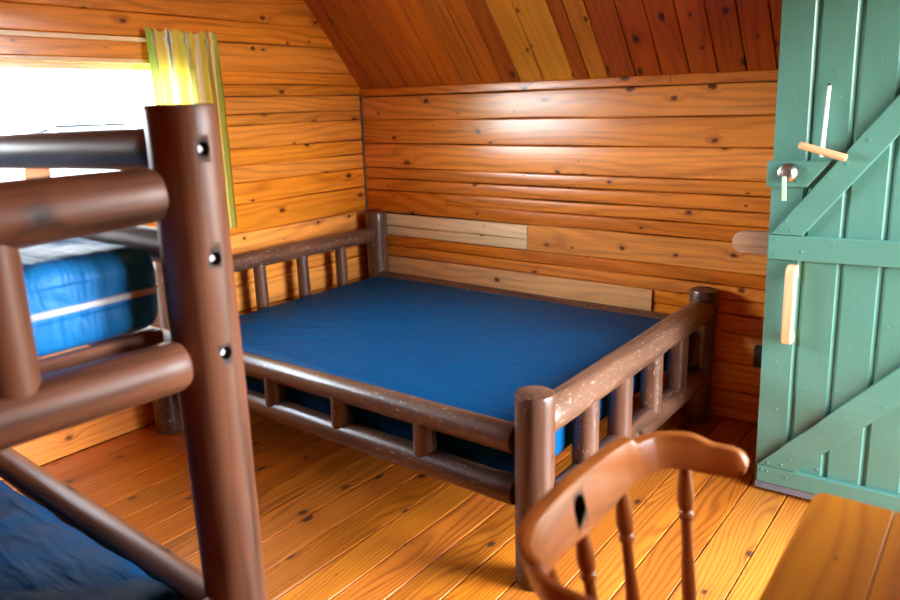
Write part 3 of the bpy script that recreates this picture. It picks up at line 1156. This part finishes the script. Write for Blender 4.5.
crest = b.build('crest_rail', CM, chair, angle=50)
cm = MB()
tear = []
for k in range(28):
    a = 2 * PI * k / 28
    rr = .0185 * (1 + .0 * math.cos(a))
    yy = rr * math.cos(a) * (1 - .45 * max(0, -math.sin(a)))
    zz = .019 * math.sin(a) + (0 if math.sin(a) > 0 else .010 * math.sin(a))
    tear.append((yy, zz))
rot = .55
tear = [(y * math.cos(rot) + z * math.sin(rot), -y * math.sin(rot) + z * math.cos(rot)) for y, z in tear]
cm.prism(tear, Y, Z, (1, 0, 0), (-.56, CY - .022, .893), .12, ch=.0001)
cut(crest, cm)
spin_prof = [(0, .0075), (.03, .009), (.10, .0135), (.155, .0155), (.19, .014), (.205, .0105), (.215, .0135), (.235, .0135), (.245, .0098), (.36, .0102), (.46, .0125), (.53, .0135), (.575, .0115), (.585, .0140), (.605, .0140), (.615, .0105), (.66, .0125), (.72, .0145), (.80, .0118), (.93, .0088), (1, .008)]
spin_prof = [(t, r) for t, r in spin_prof]
for ya, xa_, zt_, yb_, xb_ in ((0, -.478, .848, 0, -.405), (.128, -.468, .860, .092, -.390), (-.128, -.468, .860, -.092, -.390), (.246, -.402, .874, .172, -.335), (-.246, -.402, .874, -.172, -.335)):
    q = MB()
    q.lathe((xa_, CY + ya, zt_ + .006), (xb_, CY + yb_, .445), spin_prof, seg=18, tone=(.82, 0, .15))
    q.build('spindle', CM, chair)
# saddle seat
b = MB()
seat = []
for k in range(48):
    a = 2 * PI * k / 48
    ca, sa = math.cos(a), math.sin(a)
    rx = .215 * (abs(ca) ** .85) * (1 if ca > 0 else -1)
    ry = .225 * (abs(sa) ** .75) * (1 if sa > 0 else -1) * (1 + .05 * ca)
    seat.append((-.225 + rx, CY + ry))
vs, gc, fs = [], [], []
lay = [(.90, .412), (.97, .418), (1.0, .430), (.985, .444), (.94, .449), (.8, .444), (.5, .438), (.15, .438)]
for k, z in lay:
    for (px, py) in seat:
        vs.append((-.225 + (px + .225) * k, CY + (py - CY) * k, z))
        gc.append((py * k, z, px * k))
n = len(seat)
for i in range(len(lay) - 1):
    for j in range(n):
        fs.append([i * n + j, i * n + (j + 1) % n, (i + 1) * n + (j + 1) % n, (i + 1) * n + j])
fs.append(list(range(n))[::-1])
fs.append([(len(lay) - 1) * n + j for j in range(n)])
b.add(vs, fs, gc, (1, 0, .1))
b.build('seat', CM, chair)
leg_prof = [(0, .012), (.08, .015), (.2, .020), (.3, .021), (.34, .016), (.36, .020), (.39, .020), (.41, .015), (.55, .019), (.7, .017), (.78, .013), (.8, .016), (.83, .016), (.85, .012), (1, .011)]
lt = [(-.36, .15, -.435, .215), (-.36, -.15, -.435, -.215), (-.09, .16, -.035, .215), (-.09, -.16, -.035, -.215)]
for x0, y0, x1, y1 in lt:
    q = MB()
    q.lathe((x0, CY + y0, .42), (x1, CY + y1, 0), leg_prof, seg=16, tone=(.95, 0, .1))
    q.build('leg', CM, chair)
def lp(i, z):
    x0, y0, x1, y1 = lt[i]
    t = (.42 - z) / .42
    return (x0 + (x1 - x0) * t, CY + y0 + (y1 - y0) * t, z)
for a_, c_ in ((0, 2), (1, 3), (0, 1)):
    q = MB()
    q.lathe(lp(a_, .18 if a_ + c_ != 1 else .23), lp(c_, .18 if a_ + c_ != 1 else .23), [(0, .008), (.3, .011), (.45, .015), (.5, .017), (.55, .015), (.7, .011), (1, .008)], seg=14)
    q.build('stretcher', CM, chair)

# ------------------------------------------------------------------ table
TX0, TY1, TZ = -.233, 1.477, .74
TX1, TY0 = .312, .28
table = thing('table', 'varnished pine plank table with rounded corner in the bottom right foreground', 'table', ((TX0 + TX1) / 2, (TY0 + TY1) / 2, 0))
b = MB()
bw_ = .1362
TM = M['table']
for i in range(4):
    x0 = TX0 + i * bw_
    x1 = x0 + bw_ - .0018
    if i == 0:
        r = .026
        poly = [(x0, TY0)] + [(x1, TY0), (x1, TY1)] + [(x0 + r - r * math.sin(a), TY1 - r + r * math.cos(a)) for a in [PI / 2 * k / 6 for k in range(7)]]
    elif i == 3:
        r = .026
        poly = [(x0, TY0), (x1, TY0)] + [(x1 - r + r * math.cos(a), TY1 - r + r * math.sin(a)) for a in [PI / 2 * k / 6 for k in range(7)]] + [(x0, TY1)]
    else:
        poly = [(x0, TY0), (x1, TY0), (x1, TY1), (x0, TY1)]
    b.prism(poly, X, Y, Z, (0, 0, TZ - .032), .032, (1 + .06 * (i % 2), .0, .0), ch=.0016, gdir=(0, 1))
b.build('tabletop', TM, table)
b = MB()
for y in (TY0 + .10, TY1 - .10):
    b.box(((TX0 + TX1) / 2, y, TZ - .075), (TX1 - TX0 - .12, .022, .085), axis=0)
for x in (TX0 + .065, TX1 - .065):
    b.box((x, (TY0 + TY1) / 2, TZ - .075), (.022, TY1 - TY0 - .2, .085), axis=1)
b.build('apron', TM, table)
for x in (TX0 + .075, TX1 - .075):
    for y in (TY0 + .11, TY1 - .11):
        q = MB()
        q.box((x, y, (TZ - .033) / 2), (.055, .055, TZ - .033), axis=2, ch=.006)
        q.build('leg', TM, table)

# ------------------------------------------------------------------ small wall box
b = MB()
b.box((-.815, YB - .012, .343), (.072, .03, .10), ch=.004)
b.box((-.815, YB - .029, .343), (.05, .006, .03), ch=.002)
tag(b.build('socket_box', M['black']), 'small dark socket box low on the back wall next to the door', 'socket box')

# ------------------------------------------------------------------ outside
b = MB()
vs = [(-60, -60, -.25), (60, -60, -.25), (60, 60, -.25), (-60, 60, -.25)]
b.add(vs, [[0, 1, 2, 3]], vs, (1, 0, 0))
struct(b.build('ground', M['ground']))

car = thing('car', 'pale silver car parked outside, seen hazily through the window', 'car', (-9.9, 4.5, -.25))
b = MB()
prof = [(4.05, .30), (3.95, .62), (4.05, .86), (4.9, .98), (5.15, 1.02), (7.7, 1.02), (8.35, 1.0), (8.5, .7), (8.4, .30)]
vs, fs, n = [], [], len(prof)
for xx, k in ((-10.75, .96), (-10.6, 1), (-9.2, 1), (-9.05, .96)):
    for (yy, zz) in prof:
        vs.append((xx, 4.85 + (yy - 6.3) * k - .17, -.25 + zz))
for i in range(3):
    for j in range(n):
        fs.append([i * n + j, i * n + (j + 1) % n, (i + 1) * n + (j + 1) % n, (i + 1) * n + j])
fs.append(list(range(n)))
fs.append([3 * n + j for j in range(n)])
b.add(vs, fs, vs, (1, 0, 0))
b.build('body', M['carpaint'], car)
b = MB()
RZ = 1.74
roof = [(4.75, 1.0), (5.05, 1.26), (5.35, 1.50), (5.75, 1.68), (6.3, RZ), (7.2, 1.73), (7.7, 1.62), (8.05, 1.35), (8.25, 1.0)]
vs, fs, n = [], [], len(roof)
for sx in (-1, 1):
    for (yy, zz) in roof:
        vs.append((-9.9 + sx * (.80 - .22 * (zz - 1.0) / .74), yy - 1.62, -.25 + zz))
for j in range(n - 1):
    fs.append([j, j + 1, n + j + 1, n + j])
fs.append(list(range(n)))
fs.append([n + j for j in range(n)])
fs.append([0, n, 2 * n - 1, n - 1])
b.add(vs, fs, vs, (1, 0, 0))
b.build('cabin', M['carpaint'], car, angle=50)
for poly in ([(5.12, 1.06), (5.92, 1.06), (5.92, 1.60), (5.45, 1.46)], [(6.02, 1.06), (6.95, 1.06), (6.92, 1.63), (6.02, 1.63)], [(7.05, 1.06), (7.95, 1.06), (7.6, 1.54), (7.05, 1.62)]):
    q = MB()
    vs = []
    for o_ in (.004, .016):
        for (yy, zz) in poly:
            vs.append((-9.9 + .80 - .22 * (zz - 1.0) / .74 + o_, yy - 1.62, -.25 + zz))
    n = len(poly)
    fs = [[j, (j + 1) % n, n + (j + 1) % n, n + j] for j in range(n)] + [list(range(n)), [n + j for j in range(n)]]
    q.add(vs, fs, vs, (1, 0, 0))
    sw = q.build('side_window', M['carglass'], car)
    tops = sorted(poly, key=lambda p_: -p_[1])[:2]
    (ya_, za_), (yb_, zb_) = sorted(tops)
    q = MB()
    pl = []
    for o_ in (.006, .020):
        for (yy, zz) in ((ya_, za_ - .028), (yb_, zb_ - .028), (yb_, zb_), (ya_, za_)):
            pl.append((-9.9 + .80 - .22 * (zz - 1.0) / .74 + o_, yy - 1.62, -.25 + zz))
    q.add(pl, [[0, 1, 2, 3], [4, 5, 6, 7], [0, 1, 5, 4], [1, 2, 6, 5], [2, 3, 7, 6], [3, 0, 4, 7]], pl, (1, 0, 0))
    q.build('window_gasket', M['gasket'], sw)
for yy in (4.75, 7.6):
    for xx in (-10.62, -9.18):
        q = MB()
        q.lathe((xx - .1, yy - 1.62, .07), (xx + .1, yy - 1.62, .07), [(0, .25), (.1, .32), (.9, .32), (1, .25)], seg=28)
        q.build('wheel', M['rubber'], car)

# ------------------------------------------------------------------ light
w = bpy.data.worlds.new('overcast_sky')
scene.world = w
w.use_nodes = True
nt = w.node_tree
nt.nodes.clear()
N = NT(nt)
wo = nt.nodes.new('ShaderNodeOutputWorld')
bg = nt.nodes.new('ShaderNodeBackground')
tc = nt.nodes.new('ShaderNodeTexCoord').outputs['Generated']
zc = N.sep(tc)[2]
N.put(bg.inputs[0], N.mix(N.smooth(zc, -.05, .9), (.95, .98, 1.0), (.66, .82, 1.0)))


def glow(d, k, a):
    """bright haze around one direction of the sky"""
    n = nt.nodes.new('ShaderNodeVectorMath')
    n.operation = 'DOT_PRODUCT'
    N.put(n.inputs[0], tc)
    n.inputs[1].default_value = Vector(d).normalized()
    return N.math('MULTIPLY', N.math('POWER', N.math('MAXIMUM', n.outputs['Value'], 0.0), k), a)


N.put(bg.inputs[1], N.math('ADD', N.math('ADD', glow((1, .35, .2), 5, 78.0), glow((-1, -.6, .2), 3, 84.0)), 3.8))
nt.links.new(bg.outputs[0], wo.inputs[0])

def portal(name, loc, rot, sx, sy):
    l = bpy.data.lights.new(name, 'AREA')
    l.shape = 'RECTANGLE'
    l.size, l.size_y = sx, sy
    l.cycles.is_portal = True
    o = bpy.data.objects.new(name, l)
    COL.objects.link(o)
    o.location = loc
    o.rotation_euler = rot
    return o
portal('window_daylight_portal', (XL - .12, (WY0 + WY1) / 2, (WZ0 + WZ1) / 2), (0, -PI / 2, 0), WZ1 - WZ0, WY1 - WY0)
portal('added_fill_window_portal', (XR + .12, (RY0 + RY1) / 2, (RZ0 + RZ1) / 2), (0, PI / 2, 0), RZ1 - RZ0, RY1 - RY0)  # daylight through the added fill window
portal('doorway_daylight_portal', (XR + .1, (DY0 + DY1) / 2, DZ1 / 2), (0, PI / 2, 0), DZ1, DY1 - DY0)

# ------------------------------------------------------------------ camera
yaw, pitch, roll = .655138, .259662, -.0281282
f = Vector((-math.sin(yaw) * math.cos(pitch), math.cos(yaw) * math.cos(pitch), -math.sin(pitch)))
r = Vector((math.cos(yaw), math.sin(yaw), 0))
u = r.cross(f)
c, s = math.cos(roll), math.sin(roll)
rr, uu = r * c + u * s, -r * s + u * c
cam = bpy.data.cameras.new('camera')
cam.sensor_width = 36
cam.lens = 738.64 / 900 * 36
cam.clip_start = .02
cam.dof.use_dof = True
cam.dof.focus_distance = 2.9
cam.dof.aperture_fstop = 2.6
co = bpy.data.objects.new('camera', cam)
COL.objects.link(co)
co.matrix_world = Matrix(((rr.x, uu.x, -f.x, 0), (rr.y, uu.y, -f.y, 0), (rr.z, uu.z, -f.z, 1.5), (0, 0, 0, 1)))
scene.camera = co

vs_ = scene.view_settings
scene.display_settings.display_device = 'sRGB'
vs_.view_transform = 'Standard'
vs_.look = 'None'
vs_.exposure = 0.0
vs_.gamma = 1.0
vs_.use_curve_mapping = False
cy = scene.cycles
cy.use_denoising = True
cy.max_bounces = 10
cy.diffuse_bounces = 6
cy.glossy_bounces = 4
cy.transparent_max_bounces = 8
cy.sample_clamp_indirect = 12.0
cy.caustics_reflective = False
cy.caustics_refractive = False
